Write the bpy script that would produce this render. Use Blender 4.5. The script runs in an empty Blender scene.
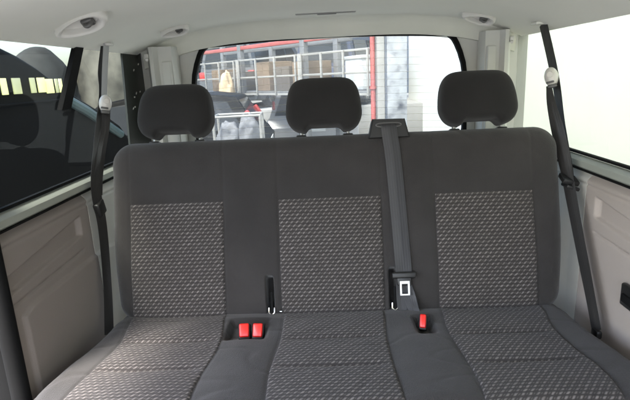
import bpy, bmesh, math, random
from math import sin, cos, pi, sqrt, radians, exp, floor
from mathutils import Vector, Matrix, noise
random.seed(7)
SC = bpy.context.scene
COL = SC.collection

# ------------------------------------------------------------------ helpers
def tag(o, label=None, cat=None, group=None, kind=None):
    if label: o['label'] = label
    if cat: o['category'] = cat
    if group: o['group'] = group
    if kind: o['kind'] = kind
    return o

def empty(name, loc=(0, 0, 0), rz=0.0, label=None, cat=None, group=None):
    o = bpy.data.objects.new(name, None)
    o.empty_display_size = .1
    COL.objects.link(o)
    o.location = loc
    o.rotation_euler = (0, 0, rz)
    return tag(o, label, cat, group)

def mobj(name, verts, faces, mat, parent=None, smooth=True, uvs=None, angle=None):
    me = bpy.data.meshes.new(name)
    me.from_pydata([tuple(v) for v in verts], [], faces)
    me.validate()
    bm = bmesh.new(); bm.from_mesh(me)
    bmesh.ops.recalc_face_normals(bm, faces=bm.faces)
    bm.to_mesh(me); bm.free()
    if uvs is not None:
        uvl = me.uv_layers.new(name='UVMap')
        for lp in me.loops:
            uvl.data[lp.index].uv = uvs[lp.vertex_index]
    if smooth:
        me.polygons.foreach_set('use_smooth', [True] * len(me.polygons))
        if angle:
            me.set_sharp_from_angle(angle=radians(angle))
    me.materials.append(mat)
    o = bpy.data.objects.new(name, me)
    COL.objects.link(o)
    if parent: o.parent = parent
    return o

class MB:
    """collects shapes, builds one mesh object"""
    def __init__(s): s.v = []; s.f = []
    def add(s, v, f):
        n = len(s.v); s.v += [Vector(x) for x in v]; s.f += [[i + n for i in q] for q in f]; return s
    def box(s, c, d, rot=None, bev=0.0, seg=2):
        bm = bmesh.new()
        bmesh.ops.create_cube(bm, size=1.0)
        for v in bm.verts: v.co = Vector((v.co.x * d[0], v.co.y * d[1], v.co.z * d[2]))
        if bev > 0:
            bmesh.ops.bevel(bm, geom=list(bm.edges), offset=bev, segments=seg, profile=.5, affect='EDGES')
        M = Matrix.Translation(c) @ (rot.to_4x4() if rot else Matrix.Identity(4))
        bm.transform(M); bm.verts.index_update()
        s.add([v.co.copy() for v in bm.verts], [[v.index for v in f.verts] for f in bm.faces]); bm.free(); return s
    def tube(s, pts, r, n=10, cap=True):
        pts = [Vector(p) for p in pts]; rings = []
        rr = r if isinstance(r, (list, tuple)) else [r] * len(pts)
        up = None
        for i, p in enumerate(pts):
            t = (pts[min(i + 1, len(pts) - 1)] - pts[max(i - 1, 0)]).normalized()
            if up is None:
                up = Vector((0, 0, 1)) if abs(t.z) < .9 else Vector((1, 0, 0))
            a = t.cross(up).normalized(); b = a.cross(t).normalized(); up = b
            rings.append([p + (a * cos(2 * pi * k / n) + b * sin(2 * pi * k / n)) * rr[i] for k in range(n)])
        v = [q for R in rings for q in R]; f = []
        for i in range(len(pts) - 1):
            for k in range(n):
                f.append([i * n + k, i * n + (k + 1) % n, (i + 1) * n + (k + 1) % n, (i + 1) * n + k])
        if cap:
            f.append(list(range(n))[::-1]); f.append([(len(pts) - 1) * n + k for k in range(n)])
        return s.add(v, f)
    def prism(s, poly, axis, a, b):
        """poly of 2D pts extruded along axis ('x','y','z') from a to b"""
        def P(q, t):
            if axis == 'x': return (t, q[0], q[1])
            if axis == 'y': return (q[0], t, q[1])
            return (q[0], q[1], t)
        n = len(poly)
        v = [P(q, a) for q in poly] + [P(q, b) for q in poly]
        f = [[i, (i + 1) % n, (i + 1) % n + n, i + n] for i in range(n)] + [list(range(n))[::-1], [n + i for i in range(n)]]
        return s.add(v, f)
    def build(s, name, mat, parent=None, smooth=True, angle=35):
        return mobj(name, s.v, s.f, mat, parent, smooth, angle=angle)

def lerp(a, b, t): return a + (b - a) * t
def sstep(a, b, x):
    t = max(0., min(1., (x - a) / (b - a))); return t * t * (3 - 2 * t)
def pl(pts, x):
    """piecewise smooth interpolation, pts sorted by first coordinate"""
    def lin(x):
        if x <= pts[0][0]: return pts[0][1]
        for (a, p), (b, q) in zip(pts, pts[1:]):
            if x <= b: return lerp(p, q, (x - a) / (b - a))
        return pts[-1][1]
    return sum(lin(x + d) for d in (-.05, -.035, -.02, -.007, .007, .02, .035, .05)) / 8
def catmull(pts, n):
    pts = [Vector(p) for p in pts]; out = []
    P = [pts[0] * 2 - pts[1]] + pts + [pts[-1] * 2 - pts[-2]]
    for i in range(1, len(P) - 2):
        for k in range(n):
            t = k / n; a, b, c, d = P[i - 1], P[i], P[i + 1], P[i + 2]
            out.append(.5 * ((2 * b) + (c - a) * t + (2 * a - 5 * b + 4 * c - d) * t * t + (3 * b - a - 3 * c + d) * t ** 3))
    out.append(pts[-1]); return out

def ribbon(name, pts, wdirs, width, mat, parent, n=10, th=.0016):
    """belt webbing: a strip with thickness; wdirs = across direction at each control point"""
    c = catmull(pts, n); w = catmull(wdirs, n); v = []; f = []; uv = []
    acc = 0.
    K = 5
    for i, p in enumerate(c):
        if i: acc += (p - c[i - 1]).length
        t = (c[min(i + 1, len(c) - 1)] - c[max(i - 1, 0)]).normalized()
        a = (w[i] - t * w[i].dot(t))
        ln = w[i].length
        a = a.normalized() if a.length > 1e-6 else Vector((1, 0, 0))
        nn = a.cross(t).normalized()
        for sd in (1, -1):
            for k in range(K):
                s = (k / (K - 1) - .5)
                e = th * .5 * (1 if 0 < k < K - 1 else .35)
                v.append(p + a * s * width * ln + nn * e * sd); uv.append((s * width, acc))
    m = 2 * K
    for i in range(len(c) - 1):
        for k in range(K - 1):
            f.append([i * m + k, i * m + k + 1, (i + 1) * m + k + 1, (i + 1) * m + k])
            f.append([i * m + K + k, (i + 1) * m + K + k, (i + 1) * m + K + k + 1, i * m + K + k + 1])
        f.append([i * m, (i + 1) * m, (i + 1) * m + K, i * m + K])
        f.append([i * m + K - 1, i * m + 2 * K - 1, (i + 1) * m + 2 * K - 1, (i + 1) * m + K - 1])
    for e in (0, (len(c) - 1) * m):
        for k in range(K - 1): f.append([e + k, e + k + 1, e + K + k + 1, e + K + k])
    return mobj(name, v, f, mat, parent, True, uvs=uv, angle=50)

# ------------------------------------------------------------------ materials
def newmat(name):
    m = bpy.data.materials.new(name); m.use_nodes = True
    nt = m.node_tree; nt.nodes.clear()
    out = nt.nodes.new('ShaderNodeOutputMaterial')
    return m, nt, out
def N(nt, t, **kw):
    n = nt.nodes.new(t)
    for k, v in kw.items():
        if k.startswith('i_'): n.inputs[k[2:].replace('_', ' ')].default_value = v
        else: setattr(n, k, v)
    return n
def math_(nt, op, a, b=None, c=None):
    n = nt.nodes.new('ShaderNodeMath'); n.operation = op
    for i, x in enumerate((a, b, c)):
        if x is None: continue
        if isinstance(x, (int, float)): n.inputs[i].default_value = x
        else: nt.links.new(x, n.inputs[i])
    return n.outputs[0]
def rgb(c): return (c[0], c[1], c[2], 1)

def plain(name, col, rough=.5, metal=0., var=.12, nscale=6., bump=0., bscale=300., spec=.5, sheen=0., coat=0., dirt=None):
    """base colour with soft noise variation, fine grain bump"""
    m, nt, out = newmat(name)
    b = N(nt, 'ShaderNodeBsdfPrincipled'); L = nt.links
    b.inputs['Roughness'].default_value = rough; b.inputs['Metallic'].default_value = metal
    b.inputs['Specular IOR Level'].default_value = spec
    if sheen:
        b.inputs['Sheen Weight'].default_value = sheen; b.inputs['Sheen Roughness'].default_value = .5
    if coat: b.inputs['Coat Weight'].default_value = coat; b.inputs['Coat Roughness'].default_value = .06
    tc = N(nt, 'ShaderNodeTexCoord')
    nz = N(nt, 'ShaderNodeTexNoise'); nz.inputs['Scale'].default_value = nscale; nz.inputs['Detail'].default_value = 6
    L.new(tc.outputs['Object'], nz.inputs['Vector'])
    rp = N(nt, 'ShaderNodeMapRange'); rp.inputs['From Min'].default_value = .3; rp.inputs['From Max'].default_value = .7
    rp.inputs['To Min'].default_value = 1 - var; rp.inputs['To Max'].default_value = 1 + var
    L.new(nz.outputs['Fac'], rp.inputs['Value'])
    mx = N(nt, 'ShaderNodeVectorMath', operation='SCALE'); mx.inputs[0].default_value = col
    L.new(rp.outputs[0], mx.inputs['Scale'])
    col_out = mx.outputs[0]
    if dirt:
        dn = N(nt, 'ShaderNodeTexNoise'); dn.inputs['Scale'].default_value = dirt[1]; dn.inputs['Detail'].default_value = 8
        L.new(tc.outputs['Object'], dn.inputs['Vector'])
        dr = N(nt, 'ShaderNodeMapRange'); dr.inputs['From Min'].default_value = .52; dr.inputs['From Max'].default_value = .72
        L.new(dn.outputs['Fac'], dr.inputs['Value'])
        dm = N(nt, 'ShaderNodeMix', data_type='RGBA'); dm.inputs['B'].default_value = rgb(dirt[0])
        L.new(math_(nt, 'MULTIPLY', dr.outputs[0], dirt[2]), dm.inputs['Factor']); L.new(col_out, dm.inputs['A'])
        col_out = dm.outputs['Result']
    L.new(col_out, b.inputs['Base Color'])
    if bump:
        n2 = N(nt, 'ShaderNodeTexNoise'); n2.inputs['Scale'].default_value = bscale; n2.inputs['Detail'].default_value = 3
        L.new(tc.outputs['Object'], n2.inputs['Vector'])
        bp = N(nt, 'ShaderNodeBump'); bp.inputs['Strength'].default_value = bump; bp.inputs['Distance'].default_value = .002
        L.new(n2.outputs['Fac'], bp.inputs['Height']); L.new(bp.outputs[0], b.inputs['Normal'])
    L.new(b.outputs[0], out.inputs['Surface'])
    return m

def weave_fabric():
    """light dashes woven in staggered rows on dark cloth, from the UV map in metres"""
    m, nt, out = newmat('patterned_cloth'); L = nt.links
    b = N(nt, 'ShaderNodeBsdfPrincipled'); b.inputs['Roughness'].default_value = .9
    b.inputs['Specular IOR Level'].default_value = .25
    b.inputs['Sheen Weight'].default_value = .15
    uv = N(nt, 'ShaderNodeUVMap'); sp = N(nt, 'ShaderNodeSeparateXYZ'); L.new(uv.outputs[0], sp.inputs[0])
    # slight thread wobble
    wn = N(nt, 'ShaderNodeTexNoise'); wn.inputs['Scale'].default_value = 90; wn.inputs['Detail'].default_value = 2
    L.new(uv.outputs[0], wn.inputs['Vector'])
    wob = math_(nt, 'MULTIPLY', math_(nt, 'SUBTRACT', wn.outputs['Fac'], .5), .5)
    ru = math_(nt, 'DIVIDE', sp.outputs[0], PX); rv = math_(nt, 'DIVIDE', sp.outputs[1], PY)
    rv = math_(nt, 'ADD', rv, math_(nt, 'MULTIPLY', wob, .5))
    row = math_(nt, 'FLOOR', rv); fv = math_(nt, 'SUBTRACT', math_(nt, 'FRACT', rv), .5)
    uu = math_(nt, 'ADD', ru, math_(nt, 'MULTIPLY', row, .42))
    uu = math_(nt, 'ADD', uu, math_(nt, 'MULTIPLY', fv, -.62))
    uu = math_(nt, 'ADD', uu, wob)
    fu = math_(nt, 'SUBTRACT', math_(nt, 'FRACT', uu), .5)
    cell = math_(nt, 'ADD', math_(nt, 'FLOOR', uu), math_(nt, 'MULTIPLY', row, 17.3))
    wnz = N(nt, 'ShaderNodeTexWhiteNoise', noise_dimensions='1D'); L.new(cell, wnz.inputs['W'])
    def soft(x, w, s):
        r = N(nt, 'ShaderNodeMapRange', interpolation_type='SMOOTHSTEP')
        r.inputs['From Min'].default_value = w + s; r.inputs['From Max'].default_value = w - s
        L.new(math_(nt, 'ABSOLUTE', x), r.inputs['Value']); return r.outputs[0]
    mask = math_(nt, 'MULTIPLY', soft(fu, .165, .15), soft(fv, .29, .19))
    # small second yarn showing between the main dashes
    u2 = math_(nt, 'SUBTRACT', math_(nt, 'FRACT', math_(nt, 'ADD', uu, .5)), .5)
    m_b = math_(nt, 'MULTIPLY', soft(u2, .10, .10), soft(fv, .20, .16))
    mask = math_(nt, 'ADD', mask, math_(nt, 'MULTIPLY', m_b, .42))
    amp = math_(nt, 'ADD', .62, math_(nt, 'MULTIPLY', wnz.outputs['Value'], .38))
    wz = N(nt, 'ShaderNodeTexNoise'); wz.inputs['Scale'].default_value = 9; wz.inputs['Detail'].default_value = 5
    L.new(uv.outputs[0], wz.inputs['Vector'])
    amp = math_(nt, 'MULTIPLY', amp, math_(nt, 'ADD', .62, math_(nt, 'MULTIPLY', wz.outputs['Fac'], .76)))
    mask2 = math_(nt, 'MULTIPLY', mask, amp)
    # fine yarn grain
    fn = N(nt, 'ShaderNodeTexNoise'); fn.inputs['Scale'].default_value = 900; fn.inputs['Detail'].default_value = 2
    L.new(uv.outputs[0], fn.inputs['Vector'])
    g = math_(nt, 'ADD', .7, math_(nt, 'MULTIPLY', fn.outputs['Fac'], .6))
    mx = N(nt, 'ShaderNodeMix', data_type='RGBA')
    mx.inputs['A'].default_value = rgb((.034, .0302, .0285)); mx.inputs['B'].default_value = rgb((.215, .194, .184))
    L.new(mask2, mx.inputs['Factor'])
    sc = N(nt, 'ShaderNodeVectorMath', operation='SCALE'); L.new(mx.outputs['Result'], sc.inputs[0]); L.new(g, sc.inputs['Scale'])
    L.new(sc.outputs[0], b.inputs['Base Color'])
    bp = N(nt, 'ShaderNodeBump'); bp.inputs['Strength'].default_value = .7; bp.inputs['Distance'].default_value = .0018
    L.new(math_(nt, 'ADD', mask, math_(nt, 'MULTIPLY', fn.outputs['Fac'], .35)), bp.inputs['Height']); L.new(bp.outputs[0], b.inputs['Normal'])
    L.new(b.outputs[0], out.inputs['Surface'])
    return m
PX, PY = .0168, .0118

def webbing_mat(name, col):
    m, nt, out = newmat(name); L = nt.links
    b = N(nt, 'ShaderNodeBsdfPrincipled'); b.inputs['Roughness'].default_value = .42
    uv = N(nt, 'ShaderNodeUVMap'); sp = N(nt, 'ShaderNodeSeparateXYZ'); L.new(uv.outputs[0], sp.inputs[0])
    a = math_(nt, 'SINE', math_(nt, 'MULTIPLY', math_(nt, 'ADD', sp.outputs[1], math_(nt, 'ABSOLUTE', sp.outputs[0])), 2600.))
    st = math_(nt, 'SINE', math_(nt, 'MULTIPLY', sp.outputs[0], 780.))
    h = math_(nt, 'ADD', a, math_(nt, 'MULTIPLY', st, .8))
    v = N(nt, 'ShaderNodeMapRange'); v.inputs['From Min'].default_value = -1.8; v.inputs['From Max'].default_value = 1.8
    v.inputs['To Min'].default_value = .75; v.inputs['To Max'].default_value = 1.2; L.new(h, v.inputs['Value'])
    sc = N(nt, 'ShaderNodeVectorMath', operation='SCALE'); sc.inputs[0].default_value = col; L.new(v.outputs[0], sc.inputs['Scale'])
    L.new(sc.outputs[0], b.inputs['Base Color'])
    bp = N(nt, 'ShaderNodeBump'); bp.inputs['Strength'].default_value = .35; bp.inputs['Distance'].default_value = .0006
    L.new(h, bp.inputs['Height']); L.new(bp.outputs[0], b.inputs['Normal'])
    L.new(b.outputs[0], out.inputs['Surface']); return m

def pane(name, tint, refl=.06, dust_haze=0., dust_haze_col=(.7, .72, .7)):
    """thin window glass: tinted transmission, a fresnel-weighted reflection and a dusty film that doubles as the hazy veil of reflections"""
    m, nt, out = newmat(name); L = nt.links
    t = N(nt, 'ShaderNodeBsdfTransparent'); t.inputs[0].default_value = rgb(tint)
    g = N(nt, 'ShaderNodeBsdfGlossy'); g.inputs['Roughness'].default_value = .02
    lw = N(nt, 'ShaderNodeLayerWeight'); lw.inputs['Blend'].default_value = .5
    fac = math_(nt, 'ADD', refl, math_(nt, 'MULTIPLY', math_(nt, 'POWER', lw.outputs['Facing'], 5.), .10))
    mx = N(nt, 'ShaderNodeMixShader'); L.new(fac, mx.inputs[0])
    L.new(t.outputs[0], mx.inputs[1]); L.new(g.outputs[0], mx.inputs[2])
    res = mx.outputs[0]
    if dust_haze:  # dusty film, also standing in for the hazy veil of reflections
        d = N(nt, 'ShaderNodeBsdfDiffuse'); d.inputs[0].default_value = rgb(dust_haze_col)
        tl = N(nt, 'ShaderNodeBsdfTranslucent'); tl.inputs[0].default_value = rgb(dust_haze_col)
        ad = N(nt, 'ShaderNodeMixShader'); ad.inputs[0].default_value = .5
        L.new(d.outputs[0], ad.inputs[1]); L.new(tl.outputs[0], ad.inputs[2])
        tc = N(nt, 'ShaderNodeTexCoord'); nz = N(nt, 'ShaderNodeTexNoise'); nz.inputs['Scale'].default_value = 5; nz.inputs['Detail'].default_value = 8
        L.new(tc.outputs['Object'], nz.inputs['Vector'])
        m2 = N(nt, 'ShaderNodeMixShader'); L.new(math_(nt, 'MULTIPLY', nz.outputs['Fac'], dust_haze * 2), m2.inputs[0])
        L.new(res, m2.inputs[1]); L.new(ad.outputs[0], m2.inputs[2]); res = m2.outputs[0]
    L.new(res, out.inputs['Surface']); return m

def emis(name, col, s, base=(.5, .5, .4)):
    m, nt, out = newmat(name)
    b = N(nt, 'ShaderNodeBsdfPrincipled'); b.inputs['Base Color'].default_value = rgb(base); b.inputs['Roughness'].default_value = .3
    b.inputs['Emission Color'].default_value = rgb(col); b.inputs['Emission Strength'].default_value = s
    tc = N(nt, 'ShaderNodeTexCoord'); nz = N(nt, 'ShaderNodeTexNoise'); nz.inputs['Scale'].default_value = 9
    nt.links.new(tc.outputs['Object'], nz.inputs['Vector'])
    nt.links.new(math_(nt, 'MULTIPLY', math_(nt, 'ADD', nz.outputs['Fac'], .4), s), b.inputs['Emission Strength'])
    nt.links.new(b.outputs[0], out.inputs['Surface']); return m

M = dict(
    headcloth=plain('headrest_cloth', (.017, .0162, .016), .9, var=.12, nscale=14, bump=.6, bscale=900, spec=.25, sheen=.12),  # headrest cloth, darker than the backrest cloth
    cloth=plain('dark_cloth', (.0295, .0268, .0258), .88, var=.16, nscale=9, bump=.8, bscale=420, spec=.3, sheen=.22),
    weave=weave_fabric(),
    liner=plain('headliner_cloth', (.78, .78, .73), .95, var=.03, nscale=3, bump=.25, bscale=700, spec=.1),
    header=plain('header_trim', (.72, .72, .65), .7, var=.03, bump=.1, bscale=500, spec=.3),
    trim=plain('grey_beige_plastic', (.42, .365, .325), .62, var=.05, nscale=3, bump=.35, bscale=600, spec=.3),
    trim_shaded=plain('shaded_trim_plastic', (.265, .23, .21), .6, var=.05, nscale=3, bump=.35, bscale=600, spec=.3),  # same trim as the right side, its colour darkened to hold the shade
    quarter=plain('lit_quarter_plastic', (.53, .51, .46), .55, var=.05, bump=.2, bscale=600, spec=.35),  # paler than the side trim: light from the gap is in the colour
    weblit=webbing_mat('lit_face_webbing', (.36, .36, .37)),  # upper strand of the black belt, its lit face put into the colour
    sill=plain('sill_plastic', (.33, .345, .30), .45, var=.05, spec=.4),
    pillar=plain('pillar_plastic', (.60, .60, .57), .55, var=.04, bump=.2, bscale=600, spec=.35),
    black=plain('black_plastic', (.014, .014, .014), .42, var=.1, bump=.15, bscale=500),
    seal=plain('rubber_seal', (.009, .009, .009), .8, var=.1, spec=.1),
    hookgrey=plain('grey_plastic', (.64, .63, .60), .35, var=.04),
    hookdark=plain('hook_hollow', (.10, .10, .097), .35, var=.1),
    chrome=plain('polished_steel', (.75, .75, .74), .18, 1.0, var=.05),
    tonguesteel=plain('brushed_steel', (.50, .50, .49), .38, 1.0, var=.1),
    steel=plain('dull_steel', (.35, .35, .34), .4, 1.0, var=.1),
    ring=plain('belt_ring_plastic', (.62, .60, .56), .25, var=.06, coat=.4),
    red=plain('red_plastic', (.72, .018, .012), .3, var=.06, coat=.3),
    web=webbing_mat('grey_webbing', (.034, .034, .037)),
    webblack=webbing_mat('black_webbing', (.030, .028, .027)),
    floor=plain('floor_rubber', (.05, .05, .05), .8, var=.2, nscale=20, bump=.3),
    wire=plain('heater_wire', (.60, .56, .42), .5, var=.1),
    glassL=pane('dark_tinted_glass', (.33, .35, .33), .015, dust_haze=.001),
    glassR=pane('green_tinted_glass', (.345, .356, .292), .02, dust_haze=.03),
    glassB=pane('rear_glass', (.55, .58, .56), .03, dust_haze=.09),
    frit=plain('glass_black_band', (.016, .02, .016), .35, var=.2),
    # outside
    ground=plain('yard_concrete', (.22, .22, .21), .9, var=.15, nscale=1.2, bump=.3, bscale=60, dirt=((.12, .12, .12), .5, .7)),
    white=plain('white_render', (.80, .82, .77), .85, var=.03, nscale=1.5, bump=.2, bscale=80),
    greywall=plain('grey_cladding', (.085, .09, .095), .6, var=.15, nscale=1),
    rackgrey=plain('galvanised_steel', (.13, .135, .14), .5, .2, var=.12, nscale=8),
    rackred=plain('red_paint', (.30, .075, .07), .5, var=.15, nscale=8),
    mesh=plain('pale_wire', (.22, .22, .21), .5, var=.1),
    carton=plain('carton_board', (.15, .11, .075), .85, var=.2, nscale=4),
    carton2=plain('dark_carton_board', (.09, .08, .07), .85, var=.2, nscale=4),
    boxwhite=plain('white_polystyrene', (.45, .47, .47), .7, var=.06),
    yellow=plain('yellow_sack_cloth', (.40, .31, .20), .8, var=.25, nscale=7),
    sack=plain('grey_sack_cloth', (.12, .125, .135), .8, var=.35, nscale=9),
    tarp=plain('grey_tarpaulin', (.03, .032, .03), .85, var=.4, nscale=4),
    tarp2=plain('mottled_tarpaulin', (.13, .125, .10), .6, var=.75, nscale=2.2),
    moulding=plain('teal_grey_moulding', (.10, .15, .155), .35, var=.1),
    slotgrey=plain('slot_grey', (.22, .22, .21), .6, var=.1),
    carblack=plain('black_car_paint', (.004, .004, .004), .6, var=.1, spec=.1),
    carblue=plain('dark_blue_paint', (.022, .03, .055), .4, var=.1, spec=.4),
    cargrey=plain('grey_car_paint', (.06, .065, .07), .4, var=.1, spec=.4),
    carsilver=plain('silver_car_paint', (.26, .27, .28), .4, .2, var=.08, coat=.5),
    carglass=plain('car_window_glass', (.015, .018, .02), .12, var=.1, spec=.25),
    tyre=plain('tyre_rubber', (.015, .015, .015), .8, var=.2),
    taillight=plain('tail_lamp_red', (.28, .015, .012), .3, var=.1, coat=.2),
    headlight=plain('head_lamp_clear', (.65, .66, .66), .12, var=.05, coat=.6),
    board=plain('notice_board_white', (.22, .235, .25), .6, var=.25, dirt=((.03, .035, .05), 7., .95)),
    boardframe=plain('blue_grey_paint', (.07, .085, .11), .5, var=.15),
    lit2=emis('lit_olive_window', (.55, .58, .18), .26),
    lit=emis('lit_yellow_window', (.80, .86, .28), .5),
)

# ------------------------------------------------------------------ camera
CAMPOS = Vector((0, 0, 1.16))
pitch, yaw, roll = radians(14.3), radians(2.1), radians(2.7)
F = Vector((-sin(yaw) * cos(pitch), cos(yaw) * cos(pitch), -sin(pitch)))
R = Vector((cos(yaw), sin(yaw), 0)); U = R.cross(F)
R2 = R * cos(roll) - U * sin(roll); U2 = U * cos(roll) + R * sin(roll)
cd = bpy.data.cameras.new('camera'); cam = bpy.data.objects.new('camera', cd); COL.objects.link(cam)
cam.matrix_world = Matrix((R2, U2, -F)).transposed().to_4x4()
cam.matrix_world.translation = CAMPOS
cd.sensor_width = 36; cd.lens = 36 * 494 / 630; cd.clip_start = .05; cd.clip_end = 2000
SC.camera = cam

# ------------------------------------------------------------------ light
EL, AZ = radians(57), radians(214)     # azimuth clockwise from +Y: behind the camera, to its left
w = bpy.data.worlds.new('World'); SC.world = w; w.use_nodes = True
nt = w.node_tree; bg = nt.nodes['Background']
sky = nt.nodes.new('ShaderNodeTexSky'); sky.sky_type = 'NISHITA'; sky.sun_disc = False
sky.sun_elevation = EL; sky.sun_rotation = AZ; sky.dust_density = 3.0; sky.air_density = 1.0; sky.ozone_density = 1.0
nt.links.new(sky.outputs[0], bg.inputs['Color']); bg.inputs['Strength'].default_value = .15
sl = bpy.data.lights.new('sun', 'SUN'); sl.energy = 1.5; sl.angle = radians(14); sl.color = (1, .96, .9)
so = bpy.data.objects.new('sun', sl); COL.objects.link(so)
sd = Vector((sin(AZ) * cos(EL), cos(AZ) * cos(EL), sin(EL)))
so.rotation_euler = sd.to_track_quat('Z', 'Y').to_euler(); so.location = sd * 30
vs = SC.view_settings; vs.view_transform = 'Standard'; vs.look = 'None'; vs.gamma = 1; vs.use_curve_mapping = False
vs.exposure = 3.0
SC.cycles.max_bounces = 12; SC.cycles.diffuse_bounces = 6; SC.cycles.transparent_max_bounces = 16
SC.cycles.use_denoising = True
SC.cycles.sample_clamp_indirect = 8

# ================================================================== THE VAN
van = empty('van', (0, 1.2, 0), label='van interior with pale headliner, side trim panels and windows around the bench seat', cat='van')
van_inv = Matrix.Translation((0, -1.2, 0))
def vpart(o, parent=None):
    """parent to the van while keeping world coordinates"""
    o.parent = parent or van
    if parent is None: o.matrix_parent_inverse = van_inv
    return o

def liner_z(x, y):
    return 1.392 - .108 * min(1.2, abs(x) / .8) ** 3.4 - .012 * max(0, (y - 1.2)) * .3

# headliner sheet with thickness
def make_headliner():
    nx, ny = 60, 56; v = []; f = []
    X = [lerp(-.815, .815, i / nx) for i in range(nx + 1)]; Y = [lerp(-1.0, 2.19, j / ny) for j in range(ny + 1)]
    for top in (0, 1):
        for y in Y:
            for x in X: v.append((x, y, liner_z(x, y) + (.03 if top else 0)))
    m = nx + 1; o = m * (ny + 1)
    for j in range(ny):
        for i in range(nx):
            a = j * m + i; q = [a, a + 1, a + m + 1, a + m]; f.append(q); f.append([k + o for k in q][::-1])
    for i in range(nx):
        for a in (i, ny * m + i): f.append([a, a + 1, a + 1 + o, a + o])
    for j in range(ny):
        for a in (j * m, j * m + nx): f.append([a, a + m, a + m + o, a + o])
    return mobj('headliner', v, f, M['liner'], None, True, angle=40)
headliner = vpart(make_headliner())

# rear header: the rounded band between the headliner and the rear window
def make_header():
    prof = [(2.155, .004), (2.19, -.004), (2.205, -.018), (2.214, -.04), (2.222, -.078), (2.27, -.082), (2.27, .03), (2.155, .03)]
    v = []; f = []; nx = 48
    for i in range(nx + 1):
        x = lerp(-.80, .80, i / nx)
        for (y, dz) in prof: v.append((x, y, liner_z(x, y) + dz + (.012 * (abs(x) / .8) ** 2)))
    n = len(prof)
    for i in range(nx):
        for k in range(n): f.append([i * n + k, i * n + (k + 1) % n, (i + 1) * n + (k + 1) % n, (i + 1) * n + k])
    f.append(list(range(n))); f.append([nx * n + k for k in range(n)])
    return mobj('rear_header', v, f, M['header'], None, True, angle=50)
vpart(make_header())

# roof slot
sb = MB().box((0, 2.045, liner_z(0, 2.045) - .001), (.235, .016, .006), bev=.002).build('roof_slot', M['slotgrey'])
vpart(sb)
sl2 = MB().box((.005, 2.043, liner_z(0, 2.045) - .0045), (.075, .006, .006), bev=.0015).build('slot_catch', M['hookdark']); sl2.parent = sb

# folding coat hooks / grips in the headliner: a hollow shell dropping towards the seats, with a hook in it
def grip(x, y, rz, sc=1.0, tilt=-30):
    z = liner_z(x, y); e = (liner_z(x + .01, y) - z) / .01
    c = Vector((x, y, z - .009))
    X_ = Vector((1, 0, e)).normalized(); Z_ = X_.cross(Vector((0, 1, 0))).normalized(); Y_ = Z_.cross(X_)
    rot = Matrix((X_, Y_, Z_)).transposed() @ Matrix.Rotation(rz, 3, 'Z') @ Matrix.Rotation(radians(tilt), 3, 'X')
    n = 36; hx, hy = .090 * sc, .037 * sc
    def outline(s_, h):
        r = []
        for k in range(n):
            a = 2 * pi * k / n
            tp = 1 + .30 * cos(a)
            yy = sin(a) * tp
            r.append(c + rot @ Vector((hx * s_ * cos(a), hy * s_ * yy, h)))
        return r
    loops = [outline(1.04, .042), outline(1.0, .0), outline(.97, -.010), outline(.90, -.0155), outline(.80, -.015), outline(.72, -.010), outline(.66, .006), outline(.0, .008)]
    v = [q for l in loops for q in l]; f = []
    for i in range(len(loops) - 1):
        for k in range(n): f.append([i * n + k, i * n + (k + 1) % n, (i + 1) * n + (k + 1) % n, (i + 1) * n + k])
    g = vpart(mobj('ceiling_grip', v, f, M['hookgrey'], None, True, angle=60))
    kk = MB()
    kk.box(c + rot @ Vector((.026 * sc, 0, -.004)), (.040 * sc, .030 * sc, .016), rot, .006, 3)
    pts = [c + rot @ Vector((.026 * sc + .011 * sc * cos(a), -.004, -.010 - .012 * sc * sin(a))) for a in [pi * t / 8 for t in range(9)]]
    kk.tube(pts, .0065 * sc, 10)
    h = kk.build('hook', M['hookdark']); h.parent = g
    return g
grip(-.672, 1.415, radians(0), .88)
grip(-.575, 1.965, radians(0), .64)
grip(.588, 2.03, radians(0), .74, -30)

# rear wall: frame with the rounded window opening
def rrect(hw, zb, zt, r, n=8, crown=0.):
    pts = []
    for cx, cz, a0 in ((hw - r, zt - r, 0), (-hw + r, zt - r, 90), (-hw + r, zb + r, 180), (hw - r, zb + r, 270)):
        for k in range(n + 1):
            a = radians(a0 + 90 * k / n); x = cx + r * cos(a); z = cz + r * sin(a)
            pts.append((x, z))
    # densify the top edge for the crown
    out = []
    for i, p in enumerate(pts):
        q = pts[(i + 1) % len(pts)]
        out.append(p)
        if abs(p[0] - q[0]) > .3:
            for k in range(1, 12): out.append((lerp(p[0], q[0], k / 12), lerp(p[1], q[1], k / 12)))
    return [(x, z + (crown * (1 - (x / hw) ** 2) if z > (zb + zt) / 2 else 0)) for x, z in out]
def win_outline():
    right = [(.52, .80), (.57, .81), (.595, .84), (.604, .89), (.603, 1.02), (.600, 1.13), (.592, 1.18), (.578, 1.225), (.562, 1.262), (.550, 1.283), (.538, 1.294), (.522, 1.300)]
    top = [(x, 1.300 + .018 * (1 - (x / .522) ** 2)) for x in [lerp(.522, -.522, i / 14) for i in range(1, 14)]]
    left = [(-x, z) for x, z in right[::-1]]
    bot = [(lerp(-.52, .52, i / 10), .80) for i in range(1, 10)]
    return right + top + left + bot
WIN = win_outline()
def ring_between(name, loops, mat, close=True):
    v = []; f = []; n = len(loops[0])
    for lp in loops: v += lp
    m = len(loops)
    for i in range(m if close else m - 1):
        for k in range(n): f.append([i * n + k, i * n + (k + 1) % n, ((i + 1) % m) * n + (k + 1) % n, ((i + 1) % m) * n + k])
    return mobj(name, v, f, mat, None, True, angle=40)
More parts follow.
